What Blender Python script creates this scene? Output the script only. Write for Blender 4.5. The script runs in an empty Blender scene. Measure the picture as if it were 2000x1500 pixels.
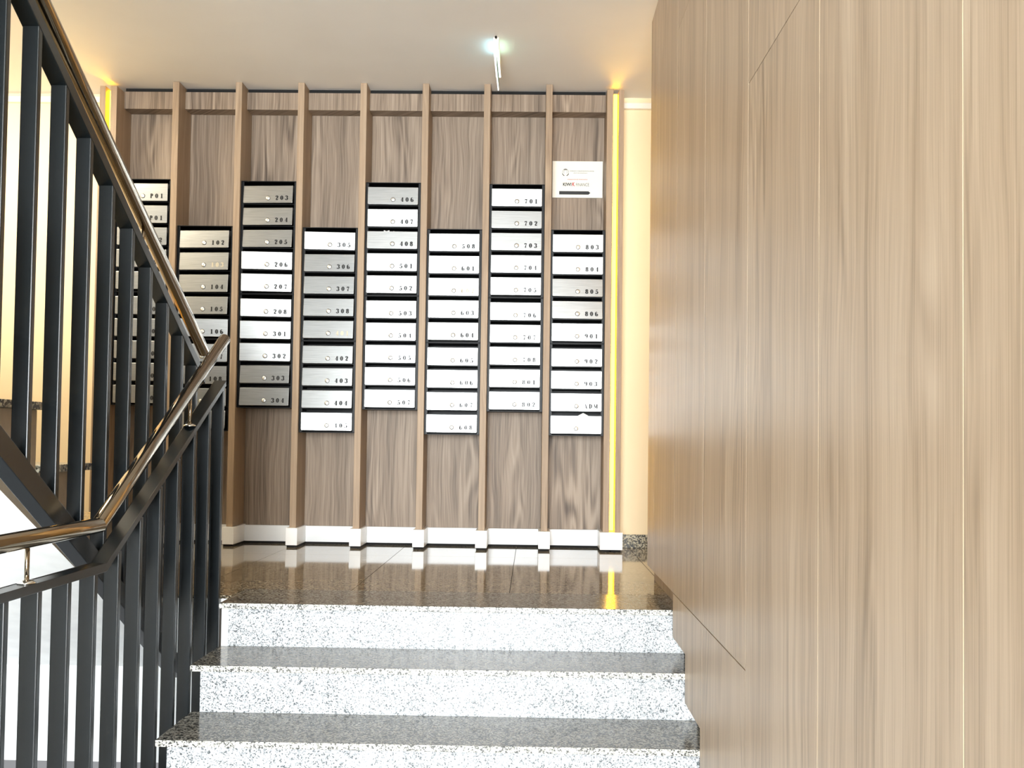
import bpy, bmesh, math, random
from mathutils import Vector, Matrix
random.seed(7)
S = bpy.context.scene
COL = S.collection

# ------------------------------------------------------------------ camera
E_ = 0.584
F_PX, CX, CY, YAW, PIT, ROL = 2023.54, 1006.94, 795.31, -0.0164, 0.03308, 0.0131
r0 = Vector((math.cos(YAW), -math.sin(YAW), 0)); f0 = Vector((math.sin(YAW), math.cos(YAW), 0)); zz = Vector((0, 0, 1))
fwd = f0*math.cos(PIT) + zz*math.sin(PIT)
up0 = -f0*math.sin(PIT) + zz*math.cos(PIT)
rgt = r0*math.cos(ROL) + up0*math.sin(ROL)
up = up0*math.cos(ROL) - r0*math.sin(ROL)
cd = bpy.data.cameras.new('camera'); cam = bpy.data.objects.new('camera', cd); COL.objects.link(cam)
cam.matrix_world = Matrix(((rgt.x, up.x, -fwd.x, 0), (rgt.y, up.y, -fwd.y, 0), (rgt.z, up.z, -fwd.z, E_), (0, 0, 0, 1)))
cd.sensor_fit = 'HORIZONTAL'; cd.sensor_width = 36.0; cd.lens = F_PX/2000*36.0
cd.shift_x = (1000-CX)/2000; cd.shift_y = (CY-750)/2000
cd.clip_start = 0.05
S.camera = cam

# ------------------------------------------------------------------ world, lights, exposure
W = bpy.data.worlds.new('world'); S.world = W; W.use_nodes = True
W.node_tree.nodes['Background'].inputs[0].default_value = (0.95, 0.97, 1.0, 1)
W.node_tree.nodes['Background'].inputs[1].default_value = 0.35

def area(name, loc, rot, sx, sy, power, color):
    d = bpy.data.lights.new(name, 'AREA'); d.shape = 'RECTANGLE'; d.size = sx; d.size_y = sy
    d.energy = power; d.color = color
    o = bpy.data.objects.new(name, d); COL.objects.link(o); o.location = loc; o.rotation_euler = rot
    return o
# daylight through the glazed entrance front behind the camera
area('entrance_daylight', (0.0, -5.93, 0.93), (math.radians(90), 0, 0), 3.7, 2.9, 1850, (0.91, 0.965, 1.0))
# added fill, out of view, brightening the cream wall at the corridor
area('corridor_fill', (1.7, 5.15, 2.50), (0, 0, 0), 0.6, 0.6, 16, (1.0, 0.88, 0.68))
# added fill, out of view, brightening the left end of the back wall
area('left_wall_fill', (-2.8, 4.7, 2.50), (0, 0, 0), 0.5, 0.5, 34, (1.0, 0.90, 0.70))
S.view_settings.view_transform = 'Standard'; S.view_settings.look = 'None'
S.view_settings.exposure = 0.0; S.view_settings.gamma = 1.0; S.view_settings.use_curve_mapping = False
S.cycles.use_denoising = True
S.cycles.max_bounces = 8; S.cycles.diffuse_bounces = 5; S.cycles.glossy_bounces = 4
S.cycles.sample_clamp_indirect = 6.0
S.cycles.caustics_reflective = True; S.cycles.caustics_refractive = False

# ------------------------------------------------------------------ materials
def srgb(r, g, b):
    f = lambda c: (c/255/12.92) if c/255 <= 0.04045 else ((c/255+0.055)/1.055)**2.4
    return (f(r), f(g), f(b), 1)

def new_mat(name):
    m = bpy.data.materials.new(name); m.use_nodes = True
    return m, m.node_tree, m.node_tree.nodes['Principled BSDF']

def node(nt, typ, **kw):
    n = nt.nodes.new(typ)
    for k, v in kw.items(): setattr(n, k, v)
    return n

def ramp(nt, stops):
    n = nt.nodes.new('ShaderNodeValToRGB'); el = n.color_ramp.elements
    while len(el) < len(stops): el.new(0.5)
    for e, (p, c) in zip(el, stops): e.position = p; e.color = c
    return n

def plain(name, col, rough=0.5, metal=0.0, var=0.04, scale=6.0, bump=0.0, spec=0.5):
    m, nt, b = new_mat(name)
    geo = node(nt, 'ShaderNodeNewGeometry'); no = node(nt, 'ShaderNodeTexNoise'); no.inputs['Scale'].default_value = scale
    no.inputs['Detail'].default_value = 4
    nt.links.new(geo.outputs['Position'], no.inputs['Vector'])
    lo = tuple(c*(1-var) for c in col[:3])+(1,); hi = tuple(min(1, c*(1+var)) for c in col[:3])+(1,)
    r = ramp(nt, [(0.3, lo), (0.7, hi)])
    nt.links.new(no.outputs['Fac'], r.inputs['Fac']); nt.links.new(r.outputs['Color'], b.inputs['Base Color'])
    b.inputs['Roughness'].default_value = rough; b.inputs['Metallic'].default_value = metal
    b.inputs['Specular IOR Level'].default_value = spec
    if bump:
        bp = node(nt, 'ShaderNodeBump'); bp.inputs['Strength'].default_value = bump; bp.inputs['Distance'].default_value = 0.002
        nt.links.new(no.outputs['Fac'], bp.inputs['Height']); nt.links.new(bp.outputs['Normal'], b.inputs['Normal'])
    return m

def wood(name, dark, mid, light, rough=0.42, contrast=1.0, spec=0.35):
    """oak laminate: grain runs along Z; broad streaks, cathedral figure, fine pores"""
    m, nt, b = new_mat(name); L = nt.links
    geo = node(nt, 'ShaderNodeNewGeometry'); oi = node(nt, 'ShaderNodeObjectInfo')
    sp = node(nt, 'ShaderNodeSeparateXYZ'); L.new(geo.outputs['Position'], sp.inputs[0])
    def mth(op, a, c=None):
        n = node(nt, 'ShaderNodeMath', operation=op)
        for i, v in enumerate((a, c)):
            if v is None: continue
            if isinstance(v, (int, float)): n.inputs[i].default_value = v
            else: L.new(v, n.inputs[i])
        return n.outputs[0]
    u = mth('ADD', sp.outputs[0], sp.outputs[1]); z = sp.outputs[2]
    off = mth('MULTIPLY', oi.outputs['Random'], 37.0)
    def nz(us, zs, o2, detail=3, dist=0.0, uu=None):
        c = node(nt, 'ShaderNodeCombineXYZ')
        L.new(mth('MULTIPLY', uu if uu is not None else u, us), c.inputs[0]); L.new(mth('ADD', off, o2), c.inputs[1])
        L.new(mth('MULTIPLY', z, zs), c.inputs[2])
        n = node(nt, 'ShaderNodeTexNoise'); n.inputs['Scale'].default_value = 1.0; n.inputs['Detail'].default_value = detail
        n.inputs['Distortion'].default_value = dist
        L.new(c.outputs[0], n.inputs['Vector']); return n.outputs['Fac']
    warp = nz(4.0, 1.6, 3.1, 2)
    uw = mth('ADD', u, mth('MULTIPLY', warp, 0.10))
    broad = nz(14, 0.35, 0.0, 3, 0, uw)
    med = nz(85, 1.4, 5.0, 4, 0.2, uw)
    fine = nz(260, 3.5, 9.0, 3)
    # cathedral rings from a strongly warped low noise
    ring = mth('SINE', mth('MULTIPLY', nz(7.0, 0.8, 12.0, 2, 0.2), 60.0))
    ringm = mth('MULTIPLY', mth('SUBTRACT', nz(5.0, 0.9, 21.0, 2), 0.51), 2.6)
    ringm = mth('MAXIMUM', ringm, 0.0)
    v = mth('ADD', mth('MULTIPLY', broad, 0.55), mth('MULTIPLY', med, 0.65))
    v = mth('ADD', v, mth('MULTIPLY', fine, 0.60))
    v = mth('ADD', v, mth('MULTIPLY', ring, mth('MULTIPLY', ringm, 0.42)))
    v = mth('ADD', mth('MULTIPLY', mth('SUBTRACT', v, 0.90), 1.6*contrast), 0.5)
    r = ramp(nt, [(0.0, dark), (0.5, mid), (1.0, light)])
    L.new(v, r.inputs['Fac']); L.new(r.outputs['Color'], b.inputs['Base Color'])
    b.inputs['Roughness'].default_value = rough; b.inputs['Specular IOR Level'].default_value = spec
    bp = node(nt, 'ShaderNodeBump'); bp.inputs['Strength'].default_value = 0.08; bp.inputs['Distance'].default_value = 0.001
    L.new(fine, bp.inputs['Height']); L.new(bp.outputs['Normal'], b.inputs['Normal'])
    return m

def granite(name, dark, mid, light, scale=210, rough=0.3, d0=0.13, d1=0.5, spec=0.5):
    m, nt, b = new_mat(name); L = nt.links
    geo = node(nt, 'ShaderNodeNewGeometry')
    no = node(nt, 'ShaderNodeTexNoise'); no.inputs['Scale'].default_value = scale*0.8; no.inputs['Detail'].default_value = 3
    L.new(geo.outputs['Position'], no.inputs['Vector'])
    mx = node(nt, 'ShaderNodeVectorMath', operation='MULTIPLY_ADD')
    L.new(no.outputs['Color'], mx.inputs[0]); mx.inputs[1].default_value = (0.006,)*3; L.new(geo.outputs['Position'], mx.inputs[2])
    vo = node(nt, 'ShaderNodeTexVoronoi'); vo.inputs['Scale'].default_value = scale
    L.new(mx.outputs[0], vo.inputs['Vector'])
    sp = node(nt, 'ShaderNodeSeparateColor'); L.new(vo.outputs['Color'], sp.inputs[0])
    big = node(nt, 'ShaderNodeTexNoise'); big.inputs['Scale'].default_value = 22; big.inputs['Detail'].default_value = 3
    L.new(geo.outputs['Position'], big.inputs['Vector'])
    a = node(nt, 'ShaderNodeMath', operation='MULTIPLY_ADD'); L.new(big.outputs['Fac'], a.inputs[0]); a.inputs[1].default_value = 0.5; L.new(sp.outputs[0], a.inputs[2])
    a2 = node(nt, 'ShaderNodeMath', operation='SUBTRACT'); L.new(a.outputs[0], a2.inputs[0]); a2.inputs[1].default_value = 0.25
    r = ramp(nt, [(d0-0.03, dark), (d0+0.03, mid), (d1-0.05, mid), (d1+0.1, light), (1.0, light)])
    L.new(a2.outputs[0], r.inputs['Fac']); L.new(r.outputs['Color'], b.inputs['Base Color'])
    b.inputs['Roughness'].default_value = rough; b.inputs['Specular IOR Level'].default_value = spec
    return m

M = {}
M['panel'] = wood('oak_laminate_panel', srgb(92, 77, 64), srgb(143, 125, 107), srgb(176, 157, 137), 0.5, 1.0)
M['rib'] = wood('oak_laminate_rib', srgb(128, 107, 86), srgb(160, 138, 114), srgb(184, 163, 139), 0.5, 0.7)
M['wallwood'] = wood('oak_laminate_wall', srgb(140, 119, 97), srgb(189, 167, 142), srgb(214, 194, 170), 0.38, 0.8, 0.45)
M['joint'] = plain('pale_seam_glint', srgb(255, 244, 215), 0.5)
M['wall'] = plain('cream_paint', srgb(250, 232, 196), 0.75, var=0.015, scale=3)
M['white'] = plain('white_plaster', srgb(242, 243, 242), 0.8, var=0.05, scale=14, bump=0.25)
M['ceil'] = plain('ceiling_paint', srgb(246, 245, 243), 0.85, var=0.015, scale=3)
M['dark'] = plain('gap_shade', srgb(14, 13, 12), 0.8)
M['plinth'] = plain('white_gloss_board', srgb(250, 251, 251), 0.3, var=0.02)
M['casing'] = plain('black_powder_coat', srgb(9, 9, 10), 0.45, var=0.1, scale=40, spec=0.3)
M['granite'] = granite('grey_granite', srgb(84, 88, 90), srgb(152, 155, 157), srgb(205, 208, 210), 280, 0.30, 0.13, 0.33)
M['tread'] = granite('polished_tread_granite_shaded', srgb(32, 31, 28), srgb(90, 88, 82), srgb(150, 147, 138), 200, 0.15, 0.34, 0.56, 0.3)  # same granite as the risers, darkened to paint the grazing light on top
M['tile'] = granite('polished_landing_granite', srgb(56, 49, 38), srgb(112, 101, 84), srgb(168, 156, 134), 190, 0.06, 0.36, 0.58, 0.6)
M['nosing'] = granite('nosing_granite', srgb(66, 66, 62), srgb(160, 158, 150), srgb(215, 213, 204), 250, 0.35, 0.24, 0.42)
M['skirt'] = granite('skirting_granite', srgb(40, 38, 30), srgb(130, 124, 104), srgb(190, 184, 162), 150, 0.3, 0.36, 0.6)
M['hallwall'] = plain('hall_grey_for_reflections', srgb(96, 97, 95), 0.7)  # grey added on unseen walls so the letterbox doors mirror something dark
M['hall'] = granite('hall_floor_granite', srgb(120, 118, 114), srgb(208, 206, 200), srgb(228, 226, 222), 200, 0.25, 0.1, 0.5)
M['grout'] = plain('floor_joint', srgb(44, 36, 28), 0.8)
M['sideshade'] = plain('shaded_side_plaster', srgb(176, 160, 138), 0.7, var=0.12, scale=20)  # shade on the flight's plaster side, put into its colour
M['steel'] = plain('stainless_tube', srgb(158, 145, 126), 0.10, 1.0, var=0.02)
M['rail'] = plain('charcoal_painted_steel', srgb(16, 22, 25), 0.26, var=0.12, scale=30, spec=0.5)
M['chrome'] = plain('chrome', srgb(225, 222, 215), 0.08, 1.0)
M['ink'] = plain('black_ink', srgb(12, 12, 14), 0.55)
M['faint'] = plain('worn_glint_ink', srgb(205, 196, 170), 0.5)  # pale ink: worn digits, plus one whose paleness is a painted reflection
M['red'] = plain('red_ink', srgb(196, 26, 36), 0.5)
M['greyink'] = plain('grey_ink', srgb(120, 118, 112), 0.5)
M['paper'] = plain('white_paper', srgb(245, 244, 240), 0.8)
M['sign'] = plain('ivory_sign_plate', srgb(247, 244, 232), 0.3, var=0.01)
M['trim'] = plain('white_trunking', srgb(250, 246, 236), 0.4, var=0.01)
M['glassframe'] = plain('dark_window_frame', srgb(60, 60, 62), 0.4)

def brushed():
    m, nt, b = new_mat('brushed_steel'); L = nt.links
    geo = node(nt, 'ShaderNodeNewGeometry'); mp = node(nt, 'ShaderNodeMapping'); mp.inputs['Scale'].default_value = (7, 7, 260)
    L.new(geo.outputs['Position'], mp.inputs[0])
    no = node(nt, 'ShaderNodeTexNoise'); no.inputs['Scale'].default_value = 1.5; no.inputs['Detail'].default_value = 4
    L.new(mp.outputs[0], no.inputs['Vector'])
    r = ramp(nt, [(0.3, (0.36, 0.365, 0.36, 1)), (0.7, (0.46, 0.465, 0.46, 1))])
    L.new(no.outputs['Fac'], r.inputs['Fac']); L.new(r.outputs['Color'], b.inputs['Base Color'])
    b.inputs['Metallic'].default_value = 1.0; b.inputs['Roughness'].default_value = 0.34
    bp = node(nt, 'ShaderNodeBump'); bp.inputs['Strength'].default_value = 0.06; bp.inputs['Distance'].default_value = 0.0006
    L.new(no.outputs['Fac'], bp.inputs['Height']); L.new(bp.outputs['Normal'], b.inputs['Normal'])
    return m
M['door'] = brushed()

M['lockmetal'] = plain('lock_nickel', srgb(222, 222, 218), 0.42, 1.0)
M['lockring'] = plain('lock_ring', srgb(70, 68, 62), 0.5)
def emit(name, col, strength):
    m, nt, b = new_mat(name)
    b.inputs['Base Color'].default_value = col; b.inputs['Emission Color'].default_value = col
    b.inputs['Emission Strength'].default_value = strength
    return m
M['led'] = emit('amber_led', (1.0, 0.54, 0.016, 1), 24.0)
M['exitglow'] = emit('exit_acrylic_glow', (0.55, 0.95, 0.85, 1), 0.9)
M['exitedge'] = emit('exit_acrylic_edge', (0.95, 1.0, 0.98, 1), 1.6)
M['exitgreen'] = plain('exit_green_print', srgb(30, 120, 90), 0.4)

# ------------------------------------------------------------------ helpers
class MB:
    """collects shapes in world coordinates, links them as one mesh object"""
    def __init__(s): s.bm = bmesh.new(); s.mi = 0
    def _face(s, vs):
        try:
            f = s.bm.faces.new(vs); f.material_index = s.mi; return f
        except ValueError: return None
    def box(s, x0, x1, y0, y1, z0, z1, bev=0.0, seg=1):
        v = [s.bm.verts.new(p) for p in ((x0,y0,z0),(x1,y0,z0),(x1,y1,z0),(x0,y1,z0),(x0,y0,z1),(x1,y0,z1),(x1,y1,z1),(x0,y1,z1))]
        fs = [s._face([v[i] for i in q]) for q in ((0,3,2,1),(4,5,6,7),(0,1,5,4),(1,2,6,5),(2,3,7,6),(3,0,4,7))]
        if bev:
            es = list({e for f in fs for e in f.edges})
            r = bmesh.ops.bevel(s.bm, geom=es, offset=bev, segments=seg, affect='EDGES', profile=0.5)
            for f in r['faces']: f.material_index = s.mi
        return s
    def prism(s, pts, axis, a, b, bev=0.0):
        """closed polygon pts (2D) extruded along axis between a and b. axis x: pts=(y,z); y: (x,z); z: (x,y)"""
        def P(p, t):
            return {'x': (t, p[0], p[1]), 'y': (p[0], t, p[1]), 'z': (p[0], p[1], t)}[axis]
        A = [s.bm.verts.new(P(p, a)) for p in pts]; B = [s.bm.verts.new(P(p, b)) for p in pts]
        n = len(pts); fs = [s._face(A), s._face(B[::-1])]
        for i in range(n):
            j = (i+1) % n; fs.append(s._face([A[j], A[i], B[i], B[j]]))
        if bev:
            es = list({e for f in fs if f for e in f.edges})
            bmesh.ops.bevel(s.bm, geom=es, offset=bev, segments=2, affect='EDGES', profile=0.5)
        return s
    def tube(s, pts, r, n=24, cap=True):
        """round tube along pts; every straight run has its own rings, so the mitres stay crisp"""
        pts = [Vector(p) for p in pts]; m = len(pts)
        dirs = [(pts[i+1]-pts[i]).normalized() for i in range(m-1)]
        for i in range(m-1):
            d = dirs[i]; a = Vector((1, 0, 0)) if abs(d.x) < 0.9 else Vector((0, 1, 0))
            u = (a - d*a.dot(d)).normalized(); w = d.cross(u); rings = []
            for e, p in ((0, pts[i]), (1, pts[i+1])):
                o = dirs[i-1] if (e == 0 and i > 0) else dirs[i+1] if (e == 1 and i < m-2) else d
                nrm = (d+o).normalized(); ring = []
                for j in range(n):
                    q = p + u*r*math.cos(2*math.pi*j/n) + w*r*math.sin(2*math.pi*j/n)
                    q = q + d*((p-q).dot(nrm)/d.dot(nrm)); ring.append(s.bm.verts.new(q))
                rings.append(ring)
            A, B = rings
            for j in range(n):
                f = s._face([A[j], A[(j+1) % n], B[(j+1) % n], B[j]])
                if f: f.smooth = True
            if cap and i == 0: s._face(A[::-1])
            if cap and i == m-2: s._face(B)
        return s
    def lathe(s, c, prof, axis='z', n=24):
        """prof: (radius, height) list from centre c along axis"""
        c = Vector(c); rings = []
        for r, h in prof:
            ring = []
            for j in range(n):
                a = 2*math.pi*j/n; q = (r*math.cos(a), r*math.sin(a))
                ring.append(s.bm.verts.new(c + (Vector((q[0], q[1], h)) if axis == 'z' else Vector((q[0], -h, q[1])))))
            rings.append(ring)
        for A, B in zip(rings, rings[1:]):
            for j in range(n):
                f = s._face([A[j], A[(j+1) % n], B[(j+1) % n], B[j]])
                if f: f.smooth = True
        s._face(rings[-1]); s._face(rings[0][::-1])
        return s
    def build(s, name, mats, parent=None, loc=None):
        """origin goes to the parent's location (or loc)"""
        bmesh.ops.recalc_face_normals(s.bm, faces=s.bm.faces[:])
        base = Vector((0, 0, 0)); q = parent
        while q is not None: base += q.location; q = q.parent
        if loc is not None: l = Vector(loc) - base
        elif parent is None:
            co = [v.co for v in s.bm.verts]
            l = Vector(((min(c.x for c in co)+max(c.x for c in co))/2, (min(c.y for c in co)+max(c.y for c in co))/2, min(c.z for c in co)))
        else: l = Vector((0, 0, 0))
        for v in s.bm.verts: v.co -= base + l
        me = bpy.data.meshes.new(name); s.bm.to_mesh(me); s.bm.free()
        if not isinstance(mats, (list, tuple)): mats = [mats]
        for m in mats: me.materials.append(m)
        o = bpy.data.objects.new(name, me); COL.objects.link(o); o.location = l
        if parent is not None: o.parent = parent
        return o

def thing(name, label, cat, loc, group=None):
    o = bpy.data.objects.new(name, None); COL.objects.link(o); o.location = loc; o.empty_display_size = 0.1
    o['label'] = label; o['category'] = cat
    if group: o['group'] = group
    return o
def tag(o, label, cat, group=None):
    o['label'] = label; o['category'] = cat
    if group: o['group'] = group
    return o
def struct(o):
    o['kind'] = 'structure'; return o
def sempty(name, loc=(0, 0, 0)):
    o = bpy.data.objects.new(name, None); COL.objects.link(o); o.location = loc; o['kind'] = 'structure'; return o

# ------------------------------------------------------------------ key dimensions
RIS, GO, N1 = 0.1543, 0.30, 3.6647           # lower flight: riser, going, top nosing
FLR = -4*RIS                                  # lower hall floor
CEIL = 2.53
XL, XR = -3.2, 3.0                            # outer side walls
WY = 5.80                                     # back wall
XW = 0.5006                                   # face of the wood wall on the right
SL, SR = -1.0992, 0.545                       # step ends

# ------------------------------------------------------------------ room shell
struct(MB().box(XL-0.1, XR+0.1, WY, WY+0.12, FLR-0.2, 5.3).build('wall_back', M['wall']))
struct(MB().box(XL-0.12, XL, 3.45, WY, FLR-0.2, 5.3).build('wall_left', M['wall']))
struct(MB().box(XL-0.12, XL, -6.2, 3.45, FLR-0.2, 5.3).build('wall_left_hall', M['hallwall']))
struct(MB().box(XR, XR+0.12, 4.35, WY, FLR-0.2, CEIL+0.1).build('wall_right_corridor', M['wall']))
struct(MB().box(0.62, XR, 4.33, 4.45, -0.2, CEIL).build('wall_corridor_front', M['wall']))
c = MB(); c.box(XL, XR, 3.45, WY, CEIL, CEIL+0.15); c.box(-1.22, 0.75, -3.0, 3.45, CEIL, CEIL+0.15); c.box(-1.22, 2.1, -6.1, -3.0, CEIL, CEIL+0.15)
struct(c.build('ceiling', M['ceil']))
struct(MB().box(XL, 2.1, -6.2, 2.8, FLR-0.12, FLR).build('floor_lower_hall', M['hall']))

# landing: grout bed with separate granite tiles
fl = sempty('floor', (0, 4.8, -0.03))
b = MB(); b.box(SL-0.006, XR, N1+0.03, WY, -0.2, -0.012); b.box(XL, SL-0.006, 3.86, WY, -0.2, -0.012)
b.build('floor_bed', M['grout'], fl)
xs = [SL-0.006, -0.690, -0.080, 0.545, 1.155, 1.765, 2.375, XR]
ys = [4.02, 4.63, 5.24, WY]
g = 0.0012
for i in range(len(xs)-1):
    for j in range(len(ys)-1):
        x0 = xs[i]
        if i == 0: x0 = -1.30
        MB().box(x0+g, xs[i+1]-g, ys[j]+g, ys[j+1]-g, -0.012, 0.0).build('tile', M['tile'], fl)
for x0, x1 in ((-1.91, -1.30), (-2.52, -1.91), (XL, -2.52)):
    for y0, y1 in ((3.842, 4.02), (4.02, 4.63), (4.63, 5.24), (5.24, WY)):
        MB().box(x0+g, x1-g, y0+g, y1-g, -0.012, 0.0).build('tile', M['tile'], fl)
MB().box(-1.30+g, SL-0.006-g, 3.842, 4.02-g, -0.012, 0.0).build('tile', M['tile'], fl)

# wall under the landing, beside the steps
w = MB(); w.box(XL, SL+0.004, 3.842, 3.99, FLR, -0.012); w.box(SL+0.004, SL+0.028, N1+0.022, 3.99, FLR, -0.02)
struct(w.build('wall_below_landing', M['white']))

# granite skirting and cable trunking on the cream back wall, both sides of the cladding
struct(MB().box(0.492, XR, WY-0.012, WY, 0.0, 0.075, 0.001).build('baseboard_back_right', M['skirt']))
struct(MB().box(XL, -2.42, WY-0.012, WY, 0.0, 0.075, 0.001).build('baseboard_back_left', M['skirt']))
struct(MB().box(0.480, XR, WY-0.028, WY, 2.462, 2.496, 0.003).build('trim_1', M['trim']))
struct(MB().box(XL, -2.40, WY-0.028, WY, 2.474, 2.508, 0.003).build('trim_2', M['trim']))

# entrance front behind the camera: masonry frame and glazing bars around the daylight opening
wf = MB();  wf.box(1.86, 2.1, -6.12, -6.0, FLR, CEIL); wf.box(-1.90, 1.86, -6.12, -6.0, 2.40, 5.3)
struct(wf.build('wall_front', M['wall'])); struct(MB().box(XL, -1.90, -6.12, -6.0, FLR, 5.3).build('wall_front_left', M['hallwall']))
struct(MB().box(2.0, 2.12, -6.0, -3.0, FLR, CEIL).build('wall_right_hall', M['wall']))
win = sempty('window_1', (0.0, -6.02, FLR))
fr = MB()
for x in (-1.90, -0.67, 0.56, 1.81): fr.box(x, x+0.05, -6.03, -5.97, FLR, 2.40)
for z in (FLR, 2.35): fr.box(-1.90, 1.86, -6.03, -5.97, z, z+0.05)
fr.build('window_frame', M['glassframe'], win)

# ------------------------------------------------------------------ wood-panelled wall on the right
wr = sempty('wall_right', (XW, 2.0, 0.0))
core = MB()
core.box(0.53, 0.62, -3.0, 4.47, 0.0, 2.40)
core.build('wall_core', M['rib'], wr)
yj = [4.477, 4.252, 3.645, 3.040, 2.430, 1.822, 1.212, 0.60, -0.01, -0.62, -1.23, -1.84, -2.45, -3.0]
TOPW, BOT = 2.423, 0.0615
TH = 0.018
hg = 0.0015
def wpanel(y0, y1, z0, z1):
    MB().box(XW, XW+TH, y0+hg, y1-hg, z0+hg*0.6, z1-hg*0.6).build('panel', M['wallwood'], wr)
for k in range(len(yj)-1):
    y1, y0 = yj[k], yj[k+1]
    if k < 2: wpanel(y0, y1, BOT, TOPW)
    elif k < 4: wpanel(y0, y1, BOT, 2.05); wpanel(y0, y1, 2.05, TOPW)
    else:
        # full-height panel down to the saw-tooth, cut at 1.435
        wpanel(y0, y1, 1.435, TOPW)
# toothed lower panels that follow the steps
def tooth(y0, y1, z1):
    """bottom profile follows the steps 6 cm above each tread, between y0 (near) and y1 (far)"""
    pts = [(y1, z1)]
    y = y1
    def level(yy):
        k = 0
        while yy < N1-GO*k-1e-6 and k < 4: k += 1
        return BOT-RIS*k
    cuts = [N1-GO*k for k in range(0, 4)]
    zc = level(y1-1e-4); pts.append((y1, zc))
    for cy in cuts:
        if y0 < cy < y1-1e-4:
            pts.append((cy, zc)); zc = level(cy-1e-4); pts.append((cy, zc))
    pts.append((y0, zc)); pts.append((y0, z1))
    return pts
def tpanel(y0, y1, z1):
    MB().prism(tooth(y0+hg, y1-hg, z1-hg), 'x', XW, XW+TH).build('panel', M['wallwood'], wr)
tpanel(3.040, N1-0.0005, BOT-0.001)
tpanel(2.430, 3.040, BOT-0.001)
for k in range(4, len(yj)-1):
    tpanel(yj[k+1], yj[k], 1.435)
# pale filler strips painting the light caught on the vertical seam edges
js = MB()
for y in yj[3:-1]:
    z0 = BOT if y > 2.5 else BOT-RIS*4
    if y in (3.645, 3.040): js.box(XW+0.0006, XW+TH-0.002, y-hg*1.05, y+hg*1.05, BOT if y > 3.1 else BOT, TOPW-0.01)
    else: js.box(XW+0.0006, XW+TH-0.002, y-hg*1.05, y+hg*1.05, BOT if y > 2.4 else -0.5, TOPW-0.01)
js.build('seam_glint_strip', M['joint'], wr)
# recessed plinth at floor level
MB().box(SR, 0.56, N1+0.1, 4.46, 0.0, 0.10).build('plinth', M['rib'], wr)

# ------------------------------------------------------------------ lower flight of granite steps
st = thing('staircase', 'short flight of speckled grey granite steps up to the landing', 'stairs', (-0.28, 3.2, FLR))
for k in range(4):
    ny = N1-GO*k; zt = -RIS*k
    back = ny+0.022+GO if k else 4.02-g
    MB().box(SL, SR, ny, back, zt-0.020, zt, 0.0016, 2).build('tread', [M['tread']], st)
    MB().box(SL+0.028, SR, ny+0.022, ny+0.040, zt-RIS, zt-0.0225).build('riser', M['granite'], st)
b = MB()
for k in range(4): b.box(SL+0.035, SR, N1-GO*k+0.0405, N1+0.05 if k else 3.99, FLR, -RIS*k-0.021)
b.build('stair_body', M['white'], st)
# front edge of each tread keeps a coarse pale speckle; the top is painted darker
for o in [o for o in st.children if o.name.startswith('tread')]:
    o.data.materials.append(M['nosing'])
    for p in o.data.polygons:
        if p.normal.y < -0.8 or p.normal.x < -0.8: p.material_index = 1

# ------------------------------------------------------------------ upper flight, climbing back toward the camera
URIS, UN, UX = 0.168, 3.67, -1.30
us = thing('staircase', 'upper flight behind the tall railing, granite treads on a white plastered slab', 'stairs', (-2.2, 2.6, 0.0))
NS = 8
for k in range(1, NS+1):
    ny = UN-GO*(k-1); zt = URIS*k
    MB().box(XL+0.004, UX, ny-GO-0.02, ny, zt-0.020, zt, 0.0015, 2).build('tread', M['skirt'], us)
    MB().box(XL+0.004, UX-0.034, ny-0.0205, ny-0.010, zt-URIS, zt-0.02).build('riser', M['granite'], us)
yE = UN-GO*NS; sl = URIS/GO
so = lambda y: sl*(UN-y)-0.17
prof = [(3.838, -0.012), (3.838, so(3.84)), (yE, so(yE)), (yE, URIS*NS-0.02)]
for k in range(NS, 0, -1):
    ny = UN-GO*(k-1)-0.021
    prof.append((ny, URIS*k-0.021)); prof.append((ny, URIS*(k-1)-0.021 if k > 1 else -0.012))
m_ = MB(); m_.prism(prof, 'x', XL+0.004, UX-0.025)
body = m_.build('stair_slab', [M['white'], M['sideshade']], us)
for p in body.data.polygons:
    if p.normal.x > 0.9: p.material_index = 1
MB().box(XL+0.004, UX, yE-1.3, yE, URIS*NS-0.2, URIS*NS, 0.002).build('half_landing', M['white'], us)

# ------------------------------------------------------------------ rib cladding on the back wall
ribx = [-2.315, -1.973, -1.627, -1.2845, -0.9425, -0.6035, -0.267, 0.0705, 0.402]
RW, RF, PF, HF = 0.0175, 5.58, 5.787, 5.685
cl = thing('wall_cladding', 'oak laminate cladding with vertical ribs around the letterboxes', 'cladding', (-0.95, 5.7, 0.0))
for i, x in enumerate(ribx):
    top = CEIL-0.001 if 0 < i < 8 else 2.503
    MB().box(x-RW, x+RW, RF, WY-0.002, 0.105, top, 0.0012).build('rib', M['rib'], cl)
MB().box(0.448, 0.477, RF, WY-0.002, 0.105, 2.503, 0.0012).build('rib', M['rib'], cl)
MB().box(-2.392, -2.361, RF, WY-0.002, 0.105, 2.503, 0.0012).build('rib', M['rib'], cl)
for i in range(8):
    a, c_ = ribx[i]+RW, ribx[i+1]-RW
    MB().box(a+0.0005, c_-0.0005, PF, WY-0.002, 0.10, CEIL-0.02).build('panel', M['panel'], cl)
    MB().box(a+0.0005, c_-0.0005, HF, PF-0.001, 2.411, 2.507).build('header_board', M['panel'], cl)
    MB().box(ribx[i]+0.031, ribx[i+1]-0.031, 5.765, PF-0.001, 0.012, 0.100, 0.001).build('plinth_board', M['plinth'], cl)
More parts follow.
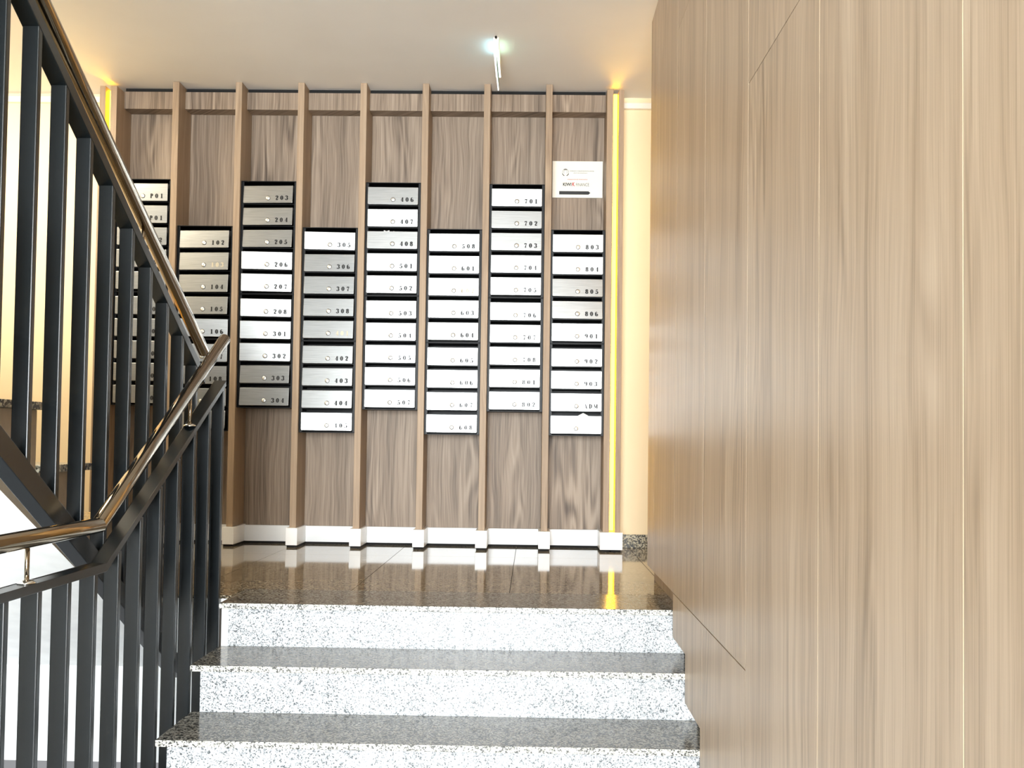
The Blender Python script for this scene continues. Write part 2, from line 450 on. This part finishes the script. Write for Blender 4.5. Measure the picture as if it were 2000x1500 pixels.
for i, x in enumerate(ribx):
    x0, x1 = (x-0.031, x+0.031)
    if i == 8: x0, x1 = 0.368, 0.489
    if i == 0: x0, x1 = -2.42, -2.284
    MB().box(x0, x1, 5.555, WY-0.003, 0.012, 0.1045, 0.001).build('plinth_block', M['plinth'], cl)
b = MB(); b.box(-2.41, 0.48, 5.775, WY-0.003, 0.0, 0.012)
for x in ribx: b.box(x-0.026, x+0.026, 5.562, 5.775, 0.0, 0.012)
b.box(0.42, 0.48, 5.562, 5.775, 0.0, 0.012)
b.build('shadow_gap', M['dark'], cl)  # black recessed base, its colour standing for the shade under the plinth
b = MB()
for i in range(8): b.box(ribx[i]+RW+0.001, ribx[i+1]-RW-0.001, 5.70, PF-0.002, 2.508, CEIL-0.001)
b.build('top_shadow_gap', M['dark'], cl)  # dark filler painted as the shade between header boards and ceiling

# amber LED strips glowing in the groove of each end rib
for x0, x1, lab in ((0.4195, 0.4475, 'glowing amber light strip in the right end rib beside the cream wall'),
                    (-2.3605, -2.333, 'glowing amber light strip in the left end rib, partly behind the railing')):
    t = thing('light_strip', lab, 'light strip', ((x0+x1)/2, 5.66, 0.106), 'amber light strips at both ends of the cladding')
    MB().box(x0+0.001, x1-0.001, 5.64, 5.70, 0.106, 2.50).build('channel', M['rib'], t)
    xm = (x0+x1)/2
    MB().box(xm-0.0112, xm+0.0112, 5.628, 5.6395, 0.110, 2.492, 0.002).build('diffuser', M['led'], t)

# ------------------------------------------------------------------ number glyphs (fat-face numerals)
def ell(cx, cy, rx, ry, a0, a1, n, wf):
    return [(cx+rx*math.cos(math.radians(a0+(a1-a0)*i/n)), cy+ry*math.sin(math.radians(a0+(a1-a0)*i/n)), wf(math.radians(a0+(a1-a0)*i/n))) for i in range(n+1)]
fat = lambda a: 0.07+0.20*abs(math.cos(a))**1.6
GL = {
 '0': [ell(.3, .5, .20, .46, 0, 360, 20, fat)],
 '1': [[(.33, .0, .24), (.33, 1.0, .24)], [(.10, .03, .07), (.56, .03, .07)], [(.12, .86, .06), (.30, .96, .08)]],
 '2': [[(.08, .72, .24), (.14, .82, .16)], ell(.3, .74, .19, .23, 170, 0, 9, fat)+[(.44, .55, .22), (.10, .14, .10)], [(.08, .09, .18), (.56, .09, .18)], [(.53, .12, .06), (.57, .28, .06)]],
 '3': [[(.09, .76, .20), (.12, .84, .12)], ell(.27, .75, .19, .22, 160, -80, 9, fat), ell(.27, .27, .22, .25, 85, -165, 10, fat), [(.08, .24, .20), (.11, .16, .12)]],
 '4': [[(.42, .0, .23), (.42, 1.0, .23)], [(.40, .97, .06), (.03, .30, .06)], [(.03, .28, .06), (.60, .28, .06)], [(.22, .03, .06), (.60, .03, .06)]],
 '5': [[(.12, .9, .14), (.52, .9, .18)], [(.12, .92, .06), (.10, .50, .06)], ell(.27, .30, .22, .28, 130, -165, 10, fat), [(.08, .24, .20), (.11, .16, .12)]],
 '6': [ell(.3, .5, .21, .46, 70, 270, 12, fat), ell(.3, .28, .20, .25, 0, 360, 14, fat), [(.47, .78, .18), (.49, .84, .12)]],
 '7': [[(.06, .90, .18), (.56, .90, .18)], [(.52, .84, .08), (.34, .45, .12), (.28, .0, .26)], [(.07, .92, .06), (.05, .70, .06)]],
 '8': [ell(.3, .74, .17, .22, 0, 360, 14, fat), ell(.3, .27, .20, .25, 0, 360, 14, fat)],
 '9': [ell(.3, .5, .21, .46, -110, 90, 12, fat), ell(.3, .72, .20, .25, 0, 360, 14, fat), [(.13, .22, .18), (.11, .16, .12)]],
 'A': [[(.02, .0, .07), (.32, 1.0, .07)], [(.30, 1.0, .10), (.56, .0, .24)], [(.12, .32, .07), (.48, .32, .07)], [(-.06, .02, .06), (.14, .02, .06)], [(.38, .02, .06), (.74, .02, .06)]],
 'D': [[(.12, .0, .24), (.12, 1.0, .24)], ell(.2, .5, .34, .47, 90, -90, 12, fat), [(-.04, .03, .06), (.3, .03, .06)], [(-.04, .97, .06), (.3, .97, .06)]],
 'M': [[(.0, .0, .07), (.0, 1.0, .07)], [(.02, 1.0, .18), (.30, .1, .18)], [(.30, .1, .06), (.55, 1.0, .06)], [(.60, .0, .24), (.60, 1.0, .24)], [(-.08, .02, .06), (.12, .02, .06)]],
 'P': [[(.15, .0, .24), (.15, 1.0, .24)], ell(.22, .72, .26, .25, 90, -90, 9, fat), [(.0, .03, .06), (.34, .03, .06)], [(.0, .97, .06), (.22, .97, .06)]],
}
def glyphs(mb, text, x0, z0, h, pitch, y, flat=0.0008):
    """writes text on a plane facing -Y; x0 = centre of the first glyph, z0 = baseline"""
    for i, ch in enumerate(text):
        if ch not in GL: continue
        ox = x0+i*pitch-0.3*h
        for st_ in GL[ch]:
            L_, R_ = [], []
            for k, (px, pz, w_) in enumerate(st_):
                a = st_[max(0, k-1)]; c_ = st_[min(len(st_)-1, k+1)]
                dx, dz = c_[0]-a[0], c_[1]-a[1]; n = math.hypot(dx, dz) or 1
                w_ = w_*1.1+0.035; nx, nz = -dz/n*w_/2, dx/n*w_/2
                L_.append((ox+(px+nx)*h, z0+(pz+nz)*h)); R_.append((ox+(px-nx)*h, z0+(pz-nz)*h))
            for k in range(len(st_)-1):
                q = [L_[k], L_[k+1], R_[k+1], R_[k]]
                vs = [mb.bm.verts.new((p[0], y-flat, p[1])) for p in q]
                f = mb._face(vs)

# ------------------------------------------------------------------ letterbox banks
PITCH, DH, DW = 0.1210, 0.0965, 0.274
CASF = 5.600
cols = [  # column index (between ribs i and i+1), top z, upper numbers, lower numbers
 (0, 1.996, ['P01', 'P01', 'P02', 'P03', 'P04'], ['P05', 'P06', 'P07', 'P08', '101']),
 (1, 1.741, ['102', '103', '104', '105', '106'], ['107', '108', '201', '202']),
 (2, 1.990, ['203', '204', '205', '206', '207'], ['208', '301', '302', '303', '304']),
 (3, 1.738, ['305', '306', '307', '308', '401'], ['402', '403', '404', '405']),
 (4, 1.988, ['406', '407', '408', '501', '502'], ['503', '504', '505', '506', '507']),
 (5, 1.736, ['508', '601', '602', '603', '604'], ['605', '606', '607', '608']),
 (6, 1.985, ['701', '702', '703', '704', '705'], ['706', '707', '708', '801', '802']),
 (7, 1.738, ['803', '804', '805', '806', '901'], ['902', '903', 'ADM', '']),
]
# (yaw, pitch) in degrees: how far each door leans in its hinges
TILT = {}
GREY = {(1, 0): (0, 1, 2, 3), (1, 1): (3,), (2, 0): (0, 1, 2), (2, 1): (3, 4), (3, 0): (1, 2, 3, 4), (3, 1): (0, 1, 2)}
WHITE = {(1, 0): (4,), (1, 1): (0,), (2, 0): (3, 4), (2, 1): (0, 1, 2), (3, 0): (0,), (3, 1): (3,)}
TAN = {(7, 0): (2, 3), (6, 0): (1, 2), (5, 0): (4,), (4, 0): (0, 2)}
for k_, v_ in GREY.items():
    for q_ in v_: TILT[(k_[0], k_[1], q_)] = (-3.5, -5.0) if k_[0] < 3 else (-0.5, -5.0)
for k_, v_ in WHITE.items():
    for q_ in v_: TILT[(k_[0], k_[1], q_)] = (4.0, 1.0)
for k_, v_ in TAN.items():
    for q_ in v_: TILT[(k_[0], k_[1], q_)] = (2.5, -5.0) if k_[0] == 7 else (1.0, -3.6)
ordn = ['first', 'second', 'third', 'fourth', 'fifth', 'sixth', 'seventh', 'eighth']
def door_mesh():
    """door plate centred on the origin, facing -Y, rounded lower corners"""
    bm = bmesh.new(); w, h, r = DW/2, DH/2, 0.006
    pts = [(-w, h), (w, h)]
    for a in range(0, 91, 18): pts.append((w-r+r*math.cos(math.radians(-a)), -h+r+r*math.sin(math.radians(-a))))
    for a in range(90, 181, 18): pts.append((-w+r+r*math.cos(math.radians(-a)), -h+r+r*math.sin(math.radians(-a))))
    A = [bm.verts.new((x, -0.004, z)) for x, z in pts]; B = [bm.verts.new((x, 0.004, z)) for x, z in pts]
    f = bm.faces.new(A); bm.faces.new(B[::-1]); n = len(pts)
    for i in range(n): bm.faces.new([A[(i+1) % n], A[i], B[i], B[(i+1) % n]])
    bmesh.ops.recalc_face_normals(bm, faces=bm.faces[:])
    bmesh.ops.bevel(bm, geom=list(f.edges), offset=0.0014, segments=2, affect='EDGES', profile=0.5)
    me = bpy.data.meshes.new('door'); bm.to_mesh(me); bm.free(); me.materials.append(M['door']); return me
DOOR = door_mesh()
lk = MB(); lk.mi = 1; lk.lathe((0, 0, 0), [(0.0126, 0.0), (0.0126, 0.0012), (0.0112, 0.0014)], 'y', 20)
lk.mi = 0; lk.lathe((0, 0, 0), [(0.0108, 0.0005), (0.0108, 0.0026), (0.0098, 0.0034), (0.003, 0.0036)], 'y', 20)
lk.mi = 1; lk.box(-0.0006, 0.0006, -0.0040, -0.0034, -0.003, 0.003)
LOCKO = lk.build('lock', [M['lockmetal'], M['lockring']], None, (0, 0, 0)); LOCK = LOCKO.data
bpy.data.objects.remove(LOCKO)

for ci, ztop, upn, lown in cols:
    xc = (ribx[ci]+ribx[ci+1])/2; x0, x1 = ribx[ci]+RW+0.0008, ribx[ci+1]-RW-0.0008
    zt = ztop
    for half, nums in enumerate((upn, lown)):
        n = len(nums); H = 0.028+(n-1)*PITCH+DH+0.0115; zb = zt-H
        shown = [q for q in nums if q]
        pos = 'upper' if half == 0 else 'lower'
        bay = ordn[ci]
        if ci == 0: lab = '%s letterbox bank of the %s bay from the left, mostly behind the railing' % (pos, bay)
        elif nums[-1] == '': lab = 'lower letterbox bank of the eighth bay with doors 902, 903, ADM and a blank'
        else: lab = '%s black letterbox bank of the %s bay, steel doors %s to %s' % (pos, bay, nums[0], nums[-1])
        t = thing('letterbox_bank', lab, 'letterboxes', (xc, 5.69, zb), 'letterbox banks between the oak ribs')
        cs = MB(); tk = 0.004
        cs.box(x0, x0+tk, CASF, 5.775, zb, zt, 0.0008); cs.box(x1-tk, x1, CASF, 5.775, zb, zt, 0.0008)
        cs.box(x0+tk, x1-tk, CASF, 5.775, zt-tk, zt, 0.0008); cs.box(x0+tk, x1-tk, CASF, 5.775, zb, zb+tk, 0.0008)
        cs.box(x0+tk, x1-tk, 5.770, 5.775, zb+tk, zt-tk)
        for s_ in (x0+tk, x1-tk-0.011): cs.box(s_, s_+0.011, CASF+0.008, CASF+0.012, zb+tk, zt-tk)   # inner side returns
        for k in range(n):
            dt = zt-0.028-k*PITCH
            if k: cs.box(x0+tk, x1-tk, CASF+0.006, 5.77, dt+0.0215, dt+0.0240)                       # shelf between two boxes
            cs.box(x0+tk, x1-tk, CASF+0.030, CASF+0.032, dt-0.02, dt+0.006)                          # lip behind the slot
        cs.build('casing', M['casing'], t)
        for k, num in enumerate(nums):
            dt = zt-0.028-k*PITCH; dz = dt-DH/2
            d = bpy.data.objects.new('door', DOOR); COL.objects.link(d); d.parent = t
            d.location = (xc-0.001-xc, CASF-0.0085-5.69, dz-zb)
            key = (ci, half, k); yw, pt = TILT.get(key, (0.0, 0.0))
            yw += random.uniform(-0.25, 0.25); pt += random.uniform(-0.25, 0.25)
            d.rotation_euler = (math.radians(pt), 0, math.radians(yw))
            if ci: d['label'] = ('brushed steel door numbered %s' % num) if num else 'blank brushed steel door'
            l = bpy.data.objects.new('lock', LOCK); COL.objects.link(l); l.parent = d
            l.location = (0.001, -0.0038, -DH/2+0.0275); l.rotation_euler = (0, random.uniform(-0.6, 0.6), 0)
            if num:
                gm = MB(); glyphs(gm, num, 0.050, -DH/2+0.0160, 0.0240, 0.0272, -0.0040)
                fm = M['faint'] if num in ('103', '401', '602') and half == 0 else M['ink']
                me_o = gm.build('door_number', fm, None, (0, 0, 0)); me_o.parent = d
        zt = zb-0.0008

# papers sticking out of three slots
def paper(name, pts, y, lab, cat):
    m = MB(); m.prism(pts, 'y', y, y+0.0012); return tag(m.build(name, M['paper']), lab, cat)
def slotz(ci, half, k):
    ztop = cols[ci][1]
    if half: ztop -= 0.028+(len(cols[ci][2])-1)*PITCH+DH+0.0115+0.0008
    return ztop-0.028-k*PITCH
z_ = slotz(4, 0, 2); xc = (ribx[4]+ribx[5])/2
paper('envelope', [(xc-0.052, z_-0.015), (xc-0.018, z_-0.015), (xc-0.020, z_+0.009), (xc-0.036, z_+0.0035), (xc-0.050, z_+0.009)], 5.606, 'crumpled white envelope poking out of the slot of box 408', 'envelope')
paper('leaflet', [(xc-0.005, z_-0.015), (xc+0.012, z_-0.015), (xc+0.010, z_+0.002), (xc+0.003, z_+0.005)], 5.606, 'small leaflet corner in the slot of box 408, right of the envelope', 'leaflet')
z_ = slotz(7, 1, 3); xc = (ribx[7]+ribx[8])/2
paper('leaflet', [(xc+0.010, z_-0.02), (xc+0.066, z_-0.02), (xc+0.066, z_+0.002), (xc+0.038, z_+0.017), (xc+0.010, z_+0.002)], 5.606, 'white leaflet corner sticking up between the ADM door and the blank door', 'leaflet')

# ------------------------------------------------------------------ sign plate
sg = thing('sign_plate', 'ivory sign plate with company names and a black arrow to the right', 'sign', (0.237, 5.78, 1.955))
MB().box(0.0955, 0.3775, 5.7755, 5.7855, 1.955, 2.162, 0.001).build('plate', M['sign'], sg)
SX = lambda x: 0.237+(x-1129.2)*0.00276
SZ = lambda y: 2.0585-(y-350)*0.00287
SYF = 5.7752
def strip(mb, x0, x1, y0, y1): mb.box(SX(x0), SX(x1), SYF-0.0006, SYF, SZ(y1), SZ(y0))
a = MB(); a.prism([(SX(1092), SZ(379.8)), (SX(1151.6), SZ(379.8)), (SX(1155.3), SZ(376.5)), (SX(1151.6), SZ(373.2)), (SX(1092), SZ(373.2))], 'y', SYF-0.0006, SYF)
a.build('arrow', M['ink'], sg)
lg = MB()
for a0, a1, w_ in ((60, 120, 1.7), (120, 200, 0.5), (200, 250, 1.5), (290, 340, 1.5), (340, 420, 0.5)):
    P = [(SX(1104.4+6.6*math.cos(math.radians(a_))), SZ(336.6-6.6*math.sin(math.radians(a_)))) for a_ in range(a0, a1+1, 10)]
    for p, q in zip(P, P[1:]):
        w2 = w_*0.00138; d = Vector((q[0]-p[0], q[1]-p[1])).normalized(); nx, nz = -d.y*w2, d.x*w2
        lg._face([lg.bm.verts.new(c_) for c_ in ((p[0]+nx, SYF-0.0005, p[1]+nz), (q[0]+nx, SYF-0.0005, q[1]+nz), (q[0]-nx, SYF-0.0005, q[1]-nz), (p[0]-nx, SYF-0.0005, p[1]-nz))])
P = [(SX(1104.4+3.4*math.cos(math.radians(a_))), SZ(335.4-3.8*math.sin(math.radians(a_)))) for a_ in range(-50, 231, 20)]
for p, q in zip(P, P[1:]):
    w2 = 0.0006; d = Vector((q[0]-p[0], q[1]-p[1])).normalized(); nx, nz = -d.y*w2, d.x*w2
    lg._face([lg.bm.verts.new(c_) for c_ in ((p[0]+nx, SYF-0.0005, p[1]+nz), (q[0]+nx, SYF-0.0005, q[1]+nz), (q[0]-nx, SYF-0.0005, q[1]-nz), (p[0]-nx, SYF-0.0005, p[1]-nz))])
lg.build('emblem', M['ink'], sg)
def small_print(x0, x1, y, h, mat, gaps=()):
    m = MB(); x = x0
    rnd = random.Random(int(x0*7))
    while x < x1:
        w_ = rnd.uniform(0.5, 1.1)
        if not any(a_ < x < b_ for a_, b_ in gaps):
            m.box(SX(x), SX(x+w_*0.6), SYF-0.0005, SYF, SZ(y+h/2*rnd.uniform(0.6, 1)), SZ(y-h/2*rnd.uniform(0.6, 1)))
            m.box(SX(x), SX(x+w_*1.2), SYF-0.0005, SYF, SZ(y+0.25), SZ(y-0.15))
        x += w_*1.7
    o = m.build('small_print', mat, sg); return o
small_print(1113.5, 1161.5, 333.4, 2.6, M['greyink'], ((1126, 1128.5), (1141.5, 1143)))
small_print(1121, 1148, 337.4, 1.8, M['greyink'])
small_print(1108.4, 1148.4, 350.1, 2.2, M['red'], ((1129.5, 1131.5),))
def text(word, x0, x1, y0, y1, mat, offset=0.0):
    cu = bpy.data.curves.new('t', 'FONT'); cu.body = word; cu.size = 1.0; cu.offset = offset
    o = bpy.data.objects.new('t', cu); COL.objects.link(o)
    dg = bpy.context.evaluated_depsgraph_get(); me = bpy.data.meshes.new_from_object(o.evaluated_get(dg))
    bpy.data.objects.remove(o); bpy.data.curves.remove(cu)
    xs_ = [v.co.x for v in me.vertices]; ys_ = [v.co.y for v in me.vertices]
    a_, b_, c_, d_ = min(xs_), max(xs_), min(ys_), max(ys_)
    for v in me.vertices:
        X = SX(x0)+(v.co.x-a_)/(b_-a_)*(SX(x1)-SX(x0)); Z = SZ(y1)+(v.co.y-c_)/(d_-c_)*(SZ(y0)-SZ(y1))
        v.co = Vector((X, SYF-0.0006, Z))-sg.location
    me.materials.clear(); me.materials.append(mat); me.name = 'lettering'
    o = bpy.data.objects.new('lettering', me); COL.objects.link(o); o.parent = sg
text('KIWI', 1099.6, 1116.5, 356.6, 363.2, M['ink'], 0.03)
text('K', 1118.3, 1123.8, 355.8, 363.3, M['red'], 0.03)
text('FINANCE', 1126, 1152.6, 357.2, 363.2, M['ink'], -0.005)

# ------------------------------------------------------------------ emergency exit light under the ceiling
EXX = -0.198
ex = thing('exit_light', 'emergency exit light seen edge-on, white housing with glowing blade on the ceiling', 'exit sign', (EXX, 5.12, 2.40))
MB().box(EXX-0.0135, EXX+0.0135, 4.93, 5.32, 2.474, CEIL-0.0005, 0.002, 2).build('housing', M['trim'], ex)
MB().lathe((EXX, 4.915, CEIL-0.008), [(0.005, 0.0), (0.006, 0.010), (0.003, 0.015)], 'y', 12).build('test_button', M['casing'], ex)
MB().box(EXX-0.0125, EXX+0.0125, 4.935, 5.315, 2.4705, 2.4735).build('light_slot', M['exitedge'], ex)
MB().box(EXX-0.003, EXX+0.003, 4.94, 5.31, 2.400, 2.4700, 0.001).build('acrylic_blade', M['exitedge'], ex)
MB().box(EXX+0.0031, EXX+0.0037, 4.965, 5.29, 2.408, 2.466).build('pictogram_panel', M['exitgreen'], ex)
MB().box(EXX-0.0037, EXX-0.0031, 4.965, 5.29, 2.408, 2.466).build('pictogram_panel', M['exitgreen'], ex)
for sx in (-1, 1):
    area('exit_light_lamp', (EXX+sx*0.022, 5.05, CEIL-0.045), (math.radians(180), math.radians(-sx*30), 0), 0.015, 0.16, 0.075 if sx < 0 else 0.040, (0.35, 0.80, 1.0) if sx < 0 else (0.5, 1.0, 0.75))

# ------------------------------------------------------------------ railings
BW, BT = 0.045, 0.021
def railpiece(x0, x1, path, h0, h1):
    """bar of height h0..h1 around a (y,z) path"""
    lo = [(y, z+h0) for y, z in path]; hi = [(y, z+h1) for y, z in path][::-1]
    m = MB(); m.prism(lo+hi, 'x', x0, x1, 0.0018); return m
lr = thing('stair_railing', 'low charcoal bar railing with steel tube handrail beside the granite steps', 'railing', (-1.1625, 2.9, FLR))
xa, xb = -1.14-BW, -1.14
def lzb(y):   # underside of the lower top rail
    return 0.219 if y < 2.785 else 0.219+(y-2.785)*0.5313
railpiece(xa, xb, [(0.9, 0.219), (2.785, 0.219), (3.832, lzb(3.832))], 0.0, 0.022).build('top_rail', M['rail'], lr)
lzn = lambda y: min(0, -RIS*(N1-y)/GO)
railpiece(xa, xb, [(0.9, FLR+0.05), (3.46, FLR+0.05), (3.83, -0.38)], -0.03, 0.0).build('bottom_rail', M['rail'], lr)
y = 2.400-0.1555*9
while y < 3.83:
    bot = max(FLR+0.035, -0.42+0.53*(y-3.8))
    MB().box(xa+0.0012, xb-0.0012, y, y+BT, bot, lzb(y)+0.004, 0.0028, 2).build('baluster', M['rail'], lr)
    y += 0.1555
xm = (xa+xb)/2
hp = [(xm, 0.9, 0.344), (xm, 2.772-0.02, 0.344), (xm, 2.772+0.015, 0.3505), (xm, 3.875, 0.957)]
hp = [(xm, 0.9, 0.344), (xm, 2.775, 0.344), (xm, 3.872, 0.9545)]
MB().tube(hp, 0.0212, 32).build('handrail', M['steel'], lr)
for py, pz, tz in ((2.385, 0.241, 0.325), (3.500, lzb(3.5)+0.022, 0.725), (1.3, 0.241, 0.325)):
    MB().tube([(xm, py, pz-0.002), (xm, py, tz)], 0.0055, 14).build('support_post', M['steel'], lr)
    MB().lathe((xm, py, pz), [(0.021, 0.0), (0.021, 0.003), (0.014, 0.008), (0.006, 0.010)], 'z', 20).build('post_flange', M['chrome'], lr)

ur = thing('stair_railing', 'tall charcoal bar railing climbing to the upper left with steel tube handrail', 'railing', (-1.2625, 2.6, 0.0))
xa, xb = -1.24-BW, -1.24
ut = lambda y: 3.115-0.5975*y
ub = lambda y: 0.2295+0.62*(2.89-y)
railpiece(xa, xb, [(0.9, ut(0.9)), (3.90, ut(3.90))], 0.0, 0.040).build('top_rail', M['rail'], ur)
railpiece(xa, xb, [(0.9, ub(0.9)), (3.70, ub(3.70))], 0.0, 0.072).build('bottom_rail', M['rail'], ur)
y = 2.530-0.158*9
while y < 3.85:
    MB().box(xa+0.0012, xb-0.0012, y, y+BT, ub(min(y, 3.69))+0.03, ut(y)+0.004, 0.0028, 2).build('baluster', M['rail'], ur)
    y += 0.158
xm = (xa+xb)/2
MB().tube([(xm, 0.9, 3.1625-0.5704*0.9), (xm, 3.945, 3.1625-0.5704*3.945)], 0.0212, 32).build('handrail', M['steel'], ur)
for py in (3.30, 2.2, 1.2):
    MB().tube([(xm, py, ut(py)+0.03), (xm, py, 3.16-0.5704*py-0.015)], 0.0055, 14).build('support_post', M['steel'], ur)
